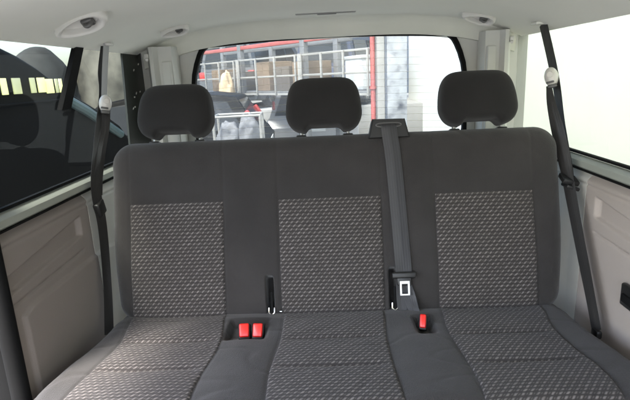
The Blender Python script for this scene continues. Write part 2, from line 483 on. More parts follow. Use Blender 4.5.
def outer(p, hw=.86, zb=.15, zt=1.42):
    # push a window-outline point out to a rectangle
    cx, cz = 0, 1.05; dx, dz = p[0] - cx, p[1] - cz
    k = min((hw / abs(dx)) if dx else 9e9, ((zt - cz) / dz) if dz > 0 else ((zb - cz) / dz if dz < 0 else 9e9))
    return (cx + dx * k, cz + dz * k)
L0 = [(x, 2.236, z) for x, z in WIN]; L1 = [(outer(p)[0], 2.236, outer(p)[1]) for p in WIN]
L2 = [(x, 2.30, z) for x, _, z in L1]; L3 = [(x, 2.30, z) for x, _, z in L0]
tail = vpart(ring_between('tailgate', [L0, L1, L2, L3], M['pillar']))
# black rubber gasket round the glass
def scaled(p, k): return (p[0] * (1 - k / .6), 1.05 + (p[1] - 1.05) * (1 - k / .25))
rw = empty('rear_window', (0, 2.24, 0)); vpart(rw); rw.location = (0, 0, 0)
G = [[(x, 2.229, z) for x, z in WIN], [(x * 1.006, 2.224, 1.05 + (z - 1.05) * 1.012) for x, z in WIN]]
Gi = [[(scaled(p, .011)[0], 2.231, scaled(p, .009)[1]) for p in WIN], [(scaled(p, .011)[0], 2.262, scaled(p, .009)[1]) for p in WIN],
      [(p[0], 2.262, p[1]) for p in WIN]]
gk = ring_between('window_seal', [G[1], Gi[0], Gi[1], Gi[2]], M['seal']); vpart(gk, rw)
gl = MB().prism([scaled(p, .010) for p in WIN], 'y', 2.250, 2.2505)
# a single sheet of thin glass
pv = [(scaled(p, .010)[0], 2.252, scaled(p, .010)[1]) for p in WIN]
glass = mobj('window_pane', pv, [list(range(len(pv)))], M['glassB'], None, False); vpart(glass, rw)
for k in range(13):
    z = 0.90 + k * .0305
    hw = .56
    pts = [(lerp(-hw, hw, i / 16), 2.249, z + .012 * (1 - (lerp(-1, 1, i / 16)) ** 2)) for i in range(17)]
    h = MB().tube(pts, .0004, 5).build('heater_wire', M['wire']); vpart(h, rw)

# D pillars
for s in (-1, 1):
    p = MB()
    p.prism([(s * .655, 2.155), (s * .648, 2.19), (s * .645, 2.228), (s * .79, 2.243), (s * .772, 2.195), (s * .755, 2.155), (s * .742, 2.128), (s * .726, 2.124), (s * .712, 2.150)], 'z', .12, 1.30)
    bm = bmesh.new()
    pil = p.build('pillar_trim', M['pillar'], None, True, 28)
    vpart(pil)
    q = MB().box((s * .680, 2.152, 1.06), (.040, .018, .36), Matrix.Rotation(s * radians(8), 3, 'Z'), .006, 3).build('pillar_panel', M['pillar']); q.parent = pil
    c = MB().box((s * .757, 2.142, 1.262), (.020, .018, .024), None, .005, 2)
    c.tube([(s * .755, 2.135, 1.252), (s * .750, 2.118, 1.248)], .006, 8)
    c = c.build('trim_clip', M['hookgrey']); c.parent = pil

# side walls: moulded trim panels, one per side
def side_panel(s, quarter=False):
    y0, y1 = (1.075, 1.53) if s < 0 else (-.95, 1.53)
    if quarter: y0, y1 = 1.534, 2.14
    mat = M['quarter'] if quarter else (M['trim_shaded'] if s < 0 else M['trim'])
    ys = []; y = y0
    while y < y1 - .002:
        ys.append(y); y += .04 if y < .9 else .004
    ys.append(y1); ny = len(ys) - 1; nz = 230
    v = []; f = []
    def off(y, z):
        o = 0.
        # upper roll of the panel under the sill
        o += -.018 * sstep(.795, .822, z)
        # waist recess with a sloping lower edge
        e0 = .691 + .086 * (y - 1.35); e1 = .741 + .127 * (y - 1.35)
        fade = 1 - sstep(1.46, 1.48, y)
        o += -.014 * sstep(e0 - .006, e0 + .002, z) * (1 - sstep(e1 - .002, e1 + .006, z)) * fade
        # thin styling groove
        for g, d in ((.646 + .04 * (y - 1.35), .006 * fade), (.785, .004)):
            o -= d * exp(-((z - g) / .004) ** 2)
        # map pocket bulge
        k = (1 - sstep(.604, .616, z + .012 * sstep(1.17, 1.12, y))) * sstep(1.118, 1.13, y + .05 * max(0, z - .56))
        o += .009 * k * (1 if s < 0 else 0)
        o += .0006 * noise.noise(Vector((y * 9, z * 9, 3.1)))
        # rear quarter: wheel-arch trim bulging in behind the seat
        o += .030 * sstep(1.60, 1.68, y) * (1 - sstep(.55, .75, z))
        return o
    for j in range(nz + 1):
        z = lerp(.02, .845, j / nz)
        for i in range(ny + 1):
            y = ys[i]
            v.append((s * (.797 - off(y, z)), y, z))
    m = ny + 1; o = len(v)
    v += [(s * .86, a, b) for _, a, b in v]
    for j in range(nz):
        for i in range(ny):
            a = j * m + i; q = [a, a + 1, a + m + 1, a + m]; f.append(q); f.append([k + o for k in q][::-1])
    for i in range(ny):
        for a in (i, nz * m + i): f.append([a, a + 1, a + 1 + o, a + o])
    for j in range(nz):
        for a in (j * m, j * m + ny): f.append([a, a + m, a + m + o, a + o])
    P = vpart(mobj('quarter_panel' if quarter else 'side_panel', v, f, mat, None, True, angle=60))
    if quarter: return P
    # sill strip on top of the panel, and the black gap line
    st = MB().prism([(s * .800, .829), (s * .793, .835), (s * .793, .853), (s * .803, .862), (s * .816, .865), (s * .816, .829)], 'y', y0, 2.125).build('window_sill', M['sill']); st.parent = P; st.matrix_parent_inverse = Matrix.Identity(4)
    gp = MB().box((s * .797, (y0 + 2.12) / 2, .8265), (.008, 2.12 - y0, .005)).build('sill_gap', M['seal']); gp.parent = P
    return P
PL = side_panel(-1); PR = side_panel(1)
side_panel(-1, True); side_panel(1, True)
PL['label'] = 'side trim panel in shade-darkened grey below the dark tinted window'
PR['label'] = 'pale grey side trim panel with a black latch'
# black latch in the right panel
lt = MB().box((.789, 1.225, .537), (.014, .105, .064), None, .005, 3)
la = lt.build('door_latch', M['black']); la.parent = PR
lb = MB().box((.781, 1.235, .532), (.010, .06, .024), None, .004, 2).build('latch_lever', M['seal']); lb.parent = la

# left door opening edge with its rubber seal
ds = MB().tube([(-.80, 1.068, .02), (-.80, 1.062, .4), (-.80, 1.066, .84), (-.802, 1.075, 1.27)], .022, 12).build('door_seal', M['seal']); vpart(ds)
post = MB().box((-.838, 1.085, .65), (.06, .05, 1.26), None, .01).build('door_post', M['seal']); vpart(post)

# side windows
def side_window(s):
    ya, yb = (1.08, 2.245) if s < 0 else (.25, 2.245)
    e = empty('side_window'); vpart(e); e.matrix_parent_inverse = van_inv
    g = mobj('window_pane', [(s * .818, ya, .855), (s * .818, yb, .855), (s * .818, yb, 1.30), (s * .818, ya, 1.30)], [[0, 1, 2, 3]], M['glassL'] if s < 0 else M['glassR'], None, False)
    g.parent = e
    b = MB()
    b.box((s * .815, (ya + yb) / 2, .872), (.012, yb - ya, .008))
    sl = b.build('window_seal', M['seal']); sl.parent = e
    if s < 0:
        d = MB().prism([(1.495, 1.09), (1.55, 1.09), (1.705, 1.292), (1.655, 1.292)], 'x', -.822, -.806).build('window_divider', M['seal']); d.parent = e
        fr = MB().prism([(1.985, .88), (2.235, .88), (2.235, 1.295), (2.035, 1.295)], 'x', -.823, -.8155).build('glass_border', M['frit']); fr.parent = e
        for (y, z) in ((2.19, 1.235), (2.17, 1.12), (2.125, 1.115), (2.09, 1.06), (2.07, 1.055), (2.16, 1.03), (2.10, 1.10), (2.13, 1.21)):
            dt = MB().box((-.8145, y, z), (.002, .012, .006), Matrix.Rotation(random.random(), 3, 'X'), .0008).build('glue_spot', M['hookgrey']); dt.parent = e
    return e
WL = side_window(-1); WR = side_window(1)
WL['label'] = 'dark tinted side window with a slanted black divider'
WR['label'] = 'bright pale green side window'
# forward right wall above the sill, solid
fw = MB().box((.838, -.36, 1.075), (.05, 1.2, .45), None, .006).build('wall_trim', M['trim']); vpart(fw)
fl = MB().box((0, .62, -.03), (1.72, 3.3, .06)).build('floor_mat', M['floor']); vpart(fl)
# outer roof skin and sill below the door opening
rf = MB().box((0, .64, 1.452), (1.74, 3.34, .02), None, .008).build('roof_skin', M['white']); vpart(rf)
for s in (-1, 1): vpart(MB().box((s * .848, .62, 1.36), (.035, 3.26, .155), None, .008).build('roof_rail', M['white']))

# ================================================================== THE BENCH
bench = empty('bench_seat', (0, 1.3, 0), label='dark grey three-place bench seat with patterned cloth centre panels and headrests', cat='bench seat')
def bpart(o, parent=None):
    o.parent = parent or bench
    if parent is None: o.matrix_parent_inverse = Matrix.Translation((0, -1.3, 0))
    return o
A = radians(15)
O = Vector((.001, 1.447, .41)); VX = Vector((1, 0, 0)); VV = Vector((0, sin(A), cos(A))); VN = Vector((0, -cos(A), sin(A)))
def BP(u, v, n): return O + VX * u + VV * v + VN * n
BH, BW = .582, .733
ROLL = .05; RC = .075
INB = [(-.664, -.356), (-.178, .155), (.325, .637)]
INV = .376
SEAMS = [-.664, -.356, -.178, .155, .325, .637]
SLOTS = [(-.213, .135), (.180, .15)]
def hw_at(v):
    w = BW - .018 * (1 - sstep(-.05, .30, v))
    if -.03 < v < .05: w -= .045 - sqrt(max(0, .045 ** 2 - (.045 * (.05 - max(v, .004)) / .05) ** 2))
    if v <= -.03: w -= .03
    if v > BH - RC: w = BW - RC + sqrt(max(0, RC * RC - (v - (BH - RC)) ** 2))
    return w
def back_front(u, v):
    # distance to outline
    d = hw_at(v) - abs(u); dt = BH - v
    if u and v > BH - RC and abs(u) > BW - RC:
        d = RC - sqrt((abs(u) - (BW - RC)) ** 2 + (v - (BH - RC)) ** 2); dt = d
    d = max(0, min(d, dt))
    n = 0.
    if d < ROLL: n -= ROLL - sqrt(max(0, ROLL ** 2 - (ROLL - d) ** 2))
    # padding
    n += .010 * exp(-((v - .15) / .13) ** 2)
    for a, b in INB:
        c = (a + b) / 2; h = (b - a) / 2
        t = (u - c) / h
        if abs(t) < 1: n += .007 * (1 - t * t) ** .7 * sstep(-.02, .06, v) * (1 - sstep(.32, .378, v))
    for a, b in ((-.356, -.178), (.155, .325)):
        t = (u - (a + b) / 2) / ((b - a) / 2)
        if abs(t) < 1: n += .005 * (1 - t * t)
    for su in SEAMS:
        n -= .0032 * exp(-((u - su) / .0042) ** 2) * (1 if v < INV else .55)
    n -= .0025 * exp(-((v - INV) / .004) ** 2) * (1 if any(a < u < b for a, b in INB) else 0)
    for su, top in SLOTS:
        k = (1 - sstep(.0075, .0135, abs(u - su - .01 * (.13 - v)))) * (1 - sstep(top - .02, top, v))
        n -= .055 * k
    n += .0034 * noise.noise(Vector((u * 6, v * 6, .3)))
    n -= .0012 * max(0, 1 - abs(noise.noise(Vector((u * 5 + v * 2, v * 7, 6.7)))) * 10) + .0007 * noise.noise(Vector((u * 22, v * 22, 4.3)))
    return n
def make_back():
    us = []
    NU = 380
    rows = [lerp(-.07, BH - RC, j / 118) for j in range(119)]
    rows += [BH - RC + RC * sin(pi / 2 * j / 22) for j in range(1, 23)]
    v = []; f = []; uv = []
    ss = [lerp(-1, 1, i / NU) for i in range(NU + 1)]
    ss = [s + .0 for s in ss]
    def side(s):  # denser near the edges
        return s
    for r in rows:
        h = hw_at(r)
        for s in ss:
            u = (s * 1.0) * h
            v.append(BP(u, r, back_front(u, r)))
    m = NU + 1; o = len(v)
    nb = 40
    for r in rows:
        h = hw_at(r)
        for s in ss:
            u = s * h
            d = min(h - abs(u), BH - r); n = -.115
            if d < .04: n += .04 - sqrt(max(0, .04 ** 2 - (.04 - d) ** 2))
            v.append(BP(u, r, min(n, -.056)))
    nr = len(rows)
    for j in range(nr - 1):
        for i in range(NU):
            a = j * m + i; q = [a, a + 1, a + m + 1, a + m]; f.append(q); f.append([k + o for k in q][::-1])
    for i in range(NU):
        for a in (i, (nr - 1) * m + i): f.append([a, a + 1, a + 1 + o, a + o])
    for j in range(nr - 1):
        for a in (j * m, j * m + NU): f.append([a, a + m, a + m + o, a + o])
    return mobj('backrest', v, f, M['cloth'], None, True)
back = bpart(make_back())
# patterned centre panels on the backrest
for (a, b) in INB:
    nu, nv = 90, 90; v = []; f = []; uv = []
    for j in range(nv + 1):
        r = lerp(-.02, INV, j / nv)
        for i in range(nu + 1):
            u = lerp(a + .001, b - .001, i / nu)
            e = min(u - a, b - u, INV - r)
            v.append(BP(u, r, back_front(u, r) + lerp(-.001, .0022, sstep(0, .006, e)))); uv.append((u, r))
    m = nu + 1
    for j in range(nv):
        for i in range(nu): q = j * m + i; f.append([q, q + 1, q + m + 1, q + m])
    p = mobj('cloth_panel', v, f, M['weave'], None, True, uvs=uv); p.parent = back

# cushion
CX, CF, CB = .722, .935, 1.475
INC = [
    ([(.93, -.665), (1.03, -.664), (1.13, -.648), (1.287, -.632), (1.40, -.658)], [(.93, -.352), (1.00, -.354), (1.10, -.352), (1.164, -.335), (1.288, -.332), (1.405, -.354)]),
    ([(.93, -.172), (1.00, -.176), (1.116, -.181), (1.2, -.171), (1.279, -.165), (1.394, -.168)], [(.93, .152), (.984, .150), (1.111, .141), (1.274, .139), (1.387, .150)]),
    ([(.93, .322), (1.00, .328), (1.07, .333), (1.134, .326), (1.315, .314), (1.402, .328)], [(.93, .63), (1.0, .64), (1.08, .645), (1.152, .626), (1.315, .616), (1.415, .643)]),
]
CREASE = (1.275, 1.127)
RECESS = [(-.330, -.212, 1.285, 1.395), (.232, .285, 1.295, 1.385)]
def chw(y): return CX + .045 * sstep(1.42, 1.02, y)
def cush_z(x, y):
    z = .428 + .006 * sstep(1.3, 1.05, y)
    d = chw(y) - abs(x); df = y - CF
    if d < .055: z -= .055 - sqrt(max(0, .055 ** 2 - (.055 - max(d, 0)) ** 2))
    if df < .06: z -= .06 - sqrt(max(0, .06 ** 2 - (.06 - max(df, 0)) ** 2))
    z -= .010 * sstep(1.40, 1.47, y)
    inside = 0.
    for (l, r) in INC:
        a, b = pl(l, y), pl(r, y); c = (a + b) / 2; h = (b - a) / 2; t = (x - c) / h
        if abs(t) < 1:
            k = (1 - t ** 4); inside = k
            # padded between the creases
            yy = y
            seg = (1.40, CREASE[0], CREASE[1], .94)
            for p, q in zip(seg, seg[1:]):
                if q <= yy <= p:
                    ss = (yy - q) / (p - q); z += .008 * k * (4 * ss * (1 - ss)) ** .6
            z -= .004 * k
            for cr in CREASE: z -= .003 * k * exp(-((y - cr) / .005) ** 2)
        z -= .003 * (exp(-((x - a) / .004) ** 2) + exp(-((x - b) / .004) ** 2)) * sstep(1.44, 1.41, y)
    for a, b in ((-.352, -.175), (.15, .325)):
        t = (x - (a + b) / 2) / ((b - a) / 2)
        if abs(t) < 1: z += .011 * (1 - t * t) * sstep(1.36, 1.2, y)
    for (xa, xb, ya, yb) in RECESS:
        k = sstep(xa - .008, xa + .012, x) * sstep(xb + .008, xb - .012, x) * sstep(ya - .025, ya + .012, y) * sstep(yb + .01, yb - .008, y)
        z -= .026 * k
    z += .0030 * noise.noise(Vector((x * 5, y * 7, 9.1)))
    z -= .0016 * max(0, 1 - abs(noise.noise(Vector((x * 4 + y * 5, y * 9 - x * 3, 1.7)))) * 9) + .0009 * noise.noise(Vector((x * 19, y * 19, 2.2)))
    return z
def make_cushion():
    nx, ny = 320, 130; v = []; f = []
    xs = [CX * sin(pi / 2 * max(-1, min(1, lerp(-1, 1, i / nx)))) * .25 + CX * lerp(-1, 1, i / nx) * .75 for i in range(nx + 1)]
    ys = [CF + (CB - CF) * (j / ny) ** 1.25 for j in range(ny + 1)]
    for y in ys:
        for x in xs: v.append((x * chw(y) / CX, y, cush_z(x * chw(y) / CX, y)))
    o = len(v); m = nx + 1
    for y in ys:
        for x in xs: v.append((x * chw(y) / CX * .99, y, .30))
    for j in range(ny):
        for i in range(nx):
            a = j * m + i; q = [a, a + 1, a + m + 1, a + m]; f.append(q); f.append([k + o for k in q][::-1])
    for i in range(nx):
        for a in (i, ny * m + i): f.append([a, a + 1, a + 1 + o, a + o])
    for j in range(ny):
        for a in (j * m, j * m + nx): f.append([a, a + m, a + m + o, a + o])
    return mobj('seat_cushion', v, f, M['cloth'], None, True)
cush = bpart(make_cushion())
for l, r in INC:
    nu, nv = 90, 130; v = []; f = []; uv = []
    for j in range(nv + 1):
        y = lerp(.937, 1.445, j / nv)
        a, b = pl(l, y), pl(r, y)
        for i in range(nu + 1):
            x = lerp(a + .001, b - .001, i / nu); e = min(x - a, b - x)
            v.append((x, y, cush_z(x, y) + lerp(-.001, .0022, sstep(0, .006, e))))
            uv.append((x, y))
    m = nu + 1
    for j in range(nv):
        for i in range(nu): q = j * m + i; f.append([q, q + 1, q + m + 1, q + m])
    p = mobj('cloth_panel', v, f, M['weave'], None, True, uvs=uv); p.parent = cush
base = MB().box((0, 1.22, .17), (1.36, .46, .25), None, .02).build('seat_base', M['black']); bpart(base)

# headrests
def headrest(u0):
    v = []; f = []; nu, nv = 64, 40
    a, b, c = .126, .092, .054
    def sp(x, e): return (abs(x) ** e) * (1 if x >= 0 else -1)
    vc = .590 + b
    for j in range(nv + 1):
        th = -pi / 2 + pi * j / nv
        for i in range(nu):
            ph = 2 * pi * i / nu
            x = sp(cos(th), .32) * sp(cos(ph), .40); y = sp(cos(th), .45) * sp(sin(ph), .62); z = sp(sin(th), .50)
            k = 1.0 - .105 * max(0, z + .25) ** 1.5 - .24 * max(0, -z - .35) ** 1.5
            zz = z
            if z < -.5: zz = z + .20 * sstep(-.5, -1., z) * (1 - sstep(.42, .60, abs(x)))
            n = y * c * (1 - .25 * max(0, z) ** 2) * (1 + .10 * (1 - x * x))
            v.append(BP(u0 + x * a * k, vc + zz * b, -.048 + n - .012 * z))
    for j in range(nv):
        for i in range(nu): f.append([j * nu + i, j * nu + (i + 1) % nu, (j + 1) * nu + (i + 1) % nu, (j + 1) * nu + i])
    h = bpart(mobj('headrest', v, f, M['headcloth'], None, True))
    # seam piping round the front face
    for s in (-1, 1):
        p = MB().tube([BP(u0 + s * .077, .555, -.05), BP(u0 + s * .077, .625, -.05)], .0065, 10).build('headrest_post', M['steel']); p.parent = h
        g = MB().box(BP(u0 + s * .077, .580, -.05), (.034, .028, .012), Matrix.Rotation(-A, 3, 'X'), .004).build('post_sleeve', M['black']); g.parent = h
    return h
for u0 in (-.513, -.019, .484): headrest(u0)

# centre belt outlet on top of the backrest
go = MB()
pr = [(-.066, -.015), (.066, -.015), (.052, .045), (-.052, .047)]
lo = []
for nn, k in ((.004, .93), (.0, 1.0), (-.07, 1.0), (-.078, .94)):
    lo.append([BP(.185 + (p[0] + .003) * k, .575 + .015 + (p[1] - .015) * k + (0 if p[1] > 0 else 0), nn) for p in pr])
vv = [q for l in lo for q in l]; ff = []
for i in range(3):
    for k in range(4): ff.append([i * 4 + k, i * 4 + (k + 1) % 4, (i + 1) * 4 + (k + 1) % 4, (i + 1) * 4 + k])
ff += [[0, 1, 2, 3], [12, 13, 14, 15]]
go.add(vv, ff)
outlet = bpart(go.build('belt_outlet', M['black'], angle=25))
rim = MB()
pts = []
for k in range(41):
    t = 2 * pi * k / 40
    pts.append(BP(.187 + .040 * (abs(cos(t)) ** .5) * (1 if cos(t) > 0 else -1), .601 + .0065 * sin(t), .006))
rim.tube(pts, .0022, 6)
rim = rim.build('outlet_rim', M['hookdark']); rim.parent = outlet

# buckles in the seat gap
def buckle(x, y, z, rz, lean=-.55, wdt=.026):
    rot = Matrix.Rotation(rz, 3, 'Z') @ Matrix.Rotation(lean, 3, 'X')
    h = MB().box(Vector((x, y, z)) , (wdt + .007, .026, .046), rot, .005, 3).build('belt_buckle', M['black']); bpart(h)
    r = MB().box(Vector((x, y, z)) + rot @ Vector((0, -.0065, .0045)), (wdt, .0245, .040), rot, .004, 3).build('release_button', M['red']); r.parent = h
    s = MB().box(Vector((x, y, z)) + rot @ Vector((0, .007, .0235)), (wdt * .62, .004, .004), rot).build('tongue_slot', M['seal']); s.parent = h
    return h
buckle(-.278, 1.330, .421, radians(4), wdt=.029)
buckle(-.236, 1.328, .421, radians(-4), wdt=.029)
buckle(.256, 1.345, .426, radians(-14), wdt=.018)
# steel latch brackets showing at the bottom of the two slots
def bracket(u, v0):
    b = MB()
    c = BP(u, v0, .004)
    b.tube([c + Vector((-.009, 0, .018)), c + Vector((-.010, -.006, .002)), c + Vector((-.002, -.010, -.004)), c + Vector((.008, -.006, .002)), c + Vector((.008, .0, .018))], .0028, 8)
    b.box(c + Vector((.028, -.004, .004)), (.010, .006, .008), None, .002)
    o = bpart(b.build('latch_bracket', M['chrome']))
    s = MB().box(c + Vector((0, .006, .03)), (.008, .006, .075), Matrix.Rotation(-A, 3, 'X'), .002).build('latch_strap', M['seal']); s.parent = o
    return o
bracket(-.208, .012); bracket(.186, .016)

# ================================================================== SEAT BELTS
# centre belt
cb = empty('seat_belt', BP(.187, .60, .01), label='grey centre seat belt hanging down over the backrest from the top outlet', cat='seat belt')
def keep(o, e, par=None):
    o.parent = par or e
    if par is None: o.matrix_parent_inverse = Matrix.Translation(-Vector(e.location))
    return o
def bn(u, v, e): return BP(u, v, max(back_front(u, v), back_front(u + .02, v), back_front(u - .02, v), -.004) + e)
up = [BP(.187, .603, -.02), BP(.187, .602, .004), BP(.189, .57, .010), bn(.197, .50, .004), bn(.203, .40, .004), bn(.209, .28, .005), bn(.213, .18, .006), BP(.215, .125, .020)]
keep(ribbon('webbing', up, [VX] * len(up), .050, M['web'], None), cb)
lowp = [BP(.214, .118, .019), BP(.220, .085, .018), BP(.232, .045, .021), BP(.243, .0, .030), Vector((.247, 1.36, .405))]
keep(ribbon('webbing', lowp, [VX * .8, VX * .78 + VN * .1, VX * .72 + VN * .3, VX * .6 + VN * .35, VX * .5 + VN * .3], .050, M['web'], None), cb)
low2 = [BP(.212, .118, .016), BP(.208, .085, .012), BP(.205, .04, .012), BP(.210, -.01, .016)]
keep(ribbon('webbing', low2, [VX * .8, VX * .7, VX * .6, VX * .55], .050, M['web'], None), cb)
rotB = Matrix.Rotation(-A, 3, 'X')
tp = MB().box(BP(.215, .122, .026), (.076, .012, .020), rotB, .005, 3)
tp.box(BP(.215, .104, .024), (.046, .010, .030), rotB, .004, 3)
tongue = keep(tp.build('belt_tongue', M['black']), cb)
tm = MB()
W2, H2 = .017, .040
c0 = BP(.215, .090, .031)
for (du, dv, sx, sz) in ((-.0125, -.008, .007, .046), (.0125, -.008, .007, .046), (0, -.0285, .032, .006), (0, .010, .032, .010)):
    tm.box(c0 + VX * du + VV * dv, (sx, .0025, sz), rotB, .0008, 1)
tmo = tm.build('tongue_plate', M['tonguesteel']); tmo.parent = tongue

# left belt
lb_ = empty('seat_belt', (-.77, 1.78, 1.29), label='black seat belt beside the dark tinted window, with a shiny oval guide', cat='seat belt')
D1 = Vector((.35, .94, 0))
p = [(-.768, 1.79, 1.30), (-.766, 1.745, 1.215), (-.764, 1.705, 1.13), (-.762, 1.690, 1.095)]
keep(ribbon('webbing', p, [Vector((.02, .95, .1))] * 4, .040, M['weblit'], None), lb_)
p2 = [(-.782, 1.80, 1.30), (-.780, 1.735, 1.20), (-.772, 1.70, 1.12), (-.766, 1.60, .95), (-.766, 1.545, .83), (-.762, 1.540, .70), (-.760, 1.505, .50), (-.752, 1.45, .36)]
keep(ribbon('webbing', p2, [Vector((.1, .5, .0)), Vector((.1, .5, 0)), Vector((.1, .6, 0)), Vector((.2, .9, 0)), Vector((.25, .9, 0)), Vector((.2, .9, 0)), Vector((.2, .8, 0)), Vector((.3, .7, 0))], .048, M['webblack'], None), lb_)
p3 = [(-.760, 1.685, 1.08), (-.754, 1.655, 1.02), (-.757, 1.61, .95), (-.762, 1.57, .87), (-.764, 1.55, .81)]
keep(ribbon('webbing', p3, [Vector((.6, .5, 0)), Vector((.5, .3, 0)), Vector((.3, .6, 0)), Vector((.2, .9, 0)), Vector((.2, .9, 0))], .044, M['webblack'], None), lb_)

def belt_guide(c, e, matp, tilt, sc=1.0):
    """oval pivot guide with cover cap, facing into the van and towards the seats"""
    c = Vector(c)
    nrm = Vector((-.55 if c.x > 0 else .55, -.83, .05)).normalized()
    a = nrm.cross(Vector((0, 0, 1))).normalized(); b = a.cross(nrm).normalized()
    rt = Matrix.Rotation(tilt, 3, nrm); a = rt @ a; b = rt @ b
    v = []; f = []; n = 28
    prof = [(.0, .016), (.45, .0155), (.75, .012), (.93, .005), (1.0, -.003), (.95, -.011), (.6, -.015), (0, -.015)]
    for (r, h) in prof:
        for k in range(n):
            t = 2 * pi * k / n
            v.append(c + a * (.0225 * sc * r * cos(t)) + b * (.034 * sc * r * sin(t)) + nrm * h)
    for i in range(len(prof) - 1):
        for k in range(n): f.append([i * n + k, i * n + (k + 1) % n, (i + 1) * n + (k + 1) % n, (i + 1) * n + k])
    g = keep(mobj('belt_guide', v, f, matp, None, True), e)
    s = MB()
    Rm = Matrix((a, nrm, b)).transposed()
    s.box(c + nrm * .0135 - b * .016 * sc + a * .004, (.026 * sc, .010, .007), Rm, .003, 2)
    s.box(c + nrm * .002 - b * .030 * sc, (.030 * sc, .030, .012), Rm, .004, 2)
    so_ = s.build('guide_slot', M['hookdark']); so_.parent = g
    cap = MB().tube([c + nrm * .010 + b * .009 * sc, c + nrm * .0185 + b * .009 * sc], [.011 * sc, .0095 * sc], 18).build('bolt_cap', matp); cap.parent = g
    return g
belt_guide((-.752, 1.675, 1.095), lb_, M['ring'], radians(-12), .92)
an = MB().box((-.775, 1.79, 1.293), (.05, .035, .010), None, .003).build('belt_anchor', M['hookgrey']); keep(an, lb_)
kp = MB().box((-.765, 1.548, .765), (.022, .046, .050), Matrix.Rotation(.3, 3, 'X'), .006, 3).build('belt_keeper', M['black']); keep(kp, lb_)

# right belt
rb_ = empty('seat_belt', (.77, 1.87, 1.29), label='black seat belt beside the pale green window, with a beige oval guide', cat='seat belt')
q = [(.775, 1.888, 1.30), (.772, 1.80, 1.185), (.768, 1.725, 1.08), (.764, 1.66, .96), (.762, 1.58, .83), (.762, 1.565, .795)]
Wd = Vector((-.12, .95, 0))
keep(ribbon('webbing', q, [Wd * .95, Wd * .95, Wd * .9, Wd * .85, Wd * .8, Wd * .8], .047, M['webblack'], None), rb_)
q2 = [(.742, 1.725, 1.085), (.738, 1.69, 1.03), (.742, 1.64, .95), (.748, 1.59, .86), (.752, 1.56, .795), (.753, 1.520, .725), (.754, 1.464, .63), (.755, 1.416, .55), (.756, 1.368, .47), (.756, 1.325, .398)]
V_ = lambda a, b, c=0: Vector((a, b, c))
keep(ribbon('webbing', q2, [V_(-.3, .2), V_(-.4, .4), V_(-.5, .7), V_(-.45, .8), V_(-.3, .9), V_(-.25, .9), V_(-.2, .9), V_(-.15, .95), V_(-.1, .95), V_(-.1, .9)], .048, M['webblack'], None), rb_)
belt_guide((.752, 1.735, 1.113), rb_, M['ring'], radians(14), 1.0)
an = MB().box((.775, 1.885, 1.298), (.07, .05, .010), None, .003).build('belt_anchor', M['header']); keep(an, rb_)
kp = MB().box((.755, 1.562, .797), (.052, .050, .016), Matrix.Rotation(.25, 3, 'Y') @ Matrix.Rotation(.3, 3, 'X'), .004, 2)
kp.box((.758, 1.555, .775), (.044, .044, .012), Matrix.Rotation(.35, 3, 'Y'), .004, 2)
keep(kp.build('belt_keeper', M['black']), rb_)
fo = MB().box((.757, 1.325, .388), (.018, .035, .026), None, .006, 2).build('belt_foot', M['black']); keep(fo, rb_)

# ================================================================== OUTSIDE
GZ = -.55
gv = [(-400, -400, GZ), (400, -400, GZ), (400, 400, GZ), (-400, 400, GZ)]
tag(mobj('ground', gv, [[0, 1, 2, 3]], M['ground'], None, False), kind='structure')

# white rendered building along the right of the van
wb = empty('white_building', (4, 6, GZ), label='bright white rendered building wall beside the van', cat='building')
wm = MB().box((1.6, 0, 2.6), (3.2, 21.8, 5.2), None, .02).build('wall', M['white']); wm.parent = wb; wb.location = (2.6, 5.6, GZ)
cpg = MB().box((1.6, 0, 5.25), (3.4, 22, .12), None, .01).build('coping', M['rackgrey']); cpg.parent = wb

# ---- cars
def wheel(par, x, y, r=.32, wd=.2):
    t = MB(); n = 24; v = []; f = []
    pr = [(r * .62, -wd / 2), (r * .93, -wd / 2), (r, -wd / 2 + .03), (r, wd / 2 - .03), (r * .93, wd / 2), (r * .62, wd / 2)]
    for (rr, yy) in pr:
        for k in range(n): v.append((x + rr * cos(2 * pi * k / n), y + yy, r + rr * sin(2 * pi * k / n)))
    m = len(pr)
    for i in range(m):
        for k in range(n): f.append([i * n + k, i * n + (k + 1) % n, ((i + 1) % m) * n + (k + 1) % n, ((i + 1) % m) * n + k])
    w_ = mobj('wheel', v, f, M['tyre'], par, True, angle=40)
    rm = MB()
    s = 1 if y > 0 else -1
    rm.tube([(x, y - s * .02, r), (x, y + s * (wd / 2 - .03), r)], [r * .62, r * .60], 24)
    for k in range(5):
        a = 2 * pi * k / 5
        rm.box((x + r * .34 * cos(a), y + s * (wd / 2 - .02), r + r * .34 * sin(a)), (r * .5, .02, .05), Matrix.Rotation(-a, 3, 'Y'), .004)
    rm.build('rim', M['steel'], w_)
    return w_

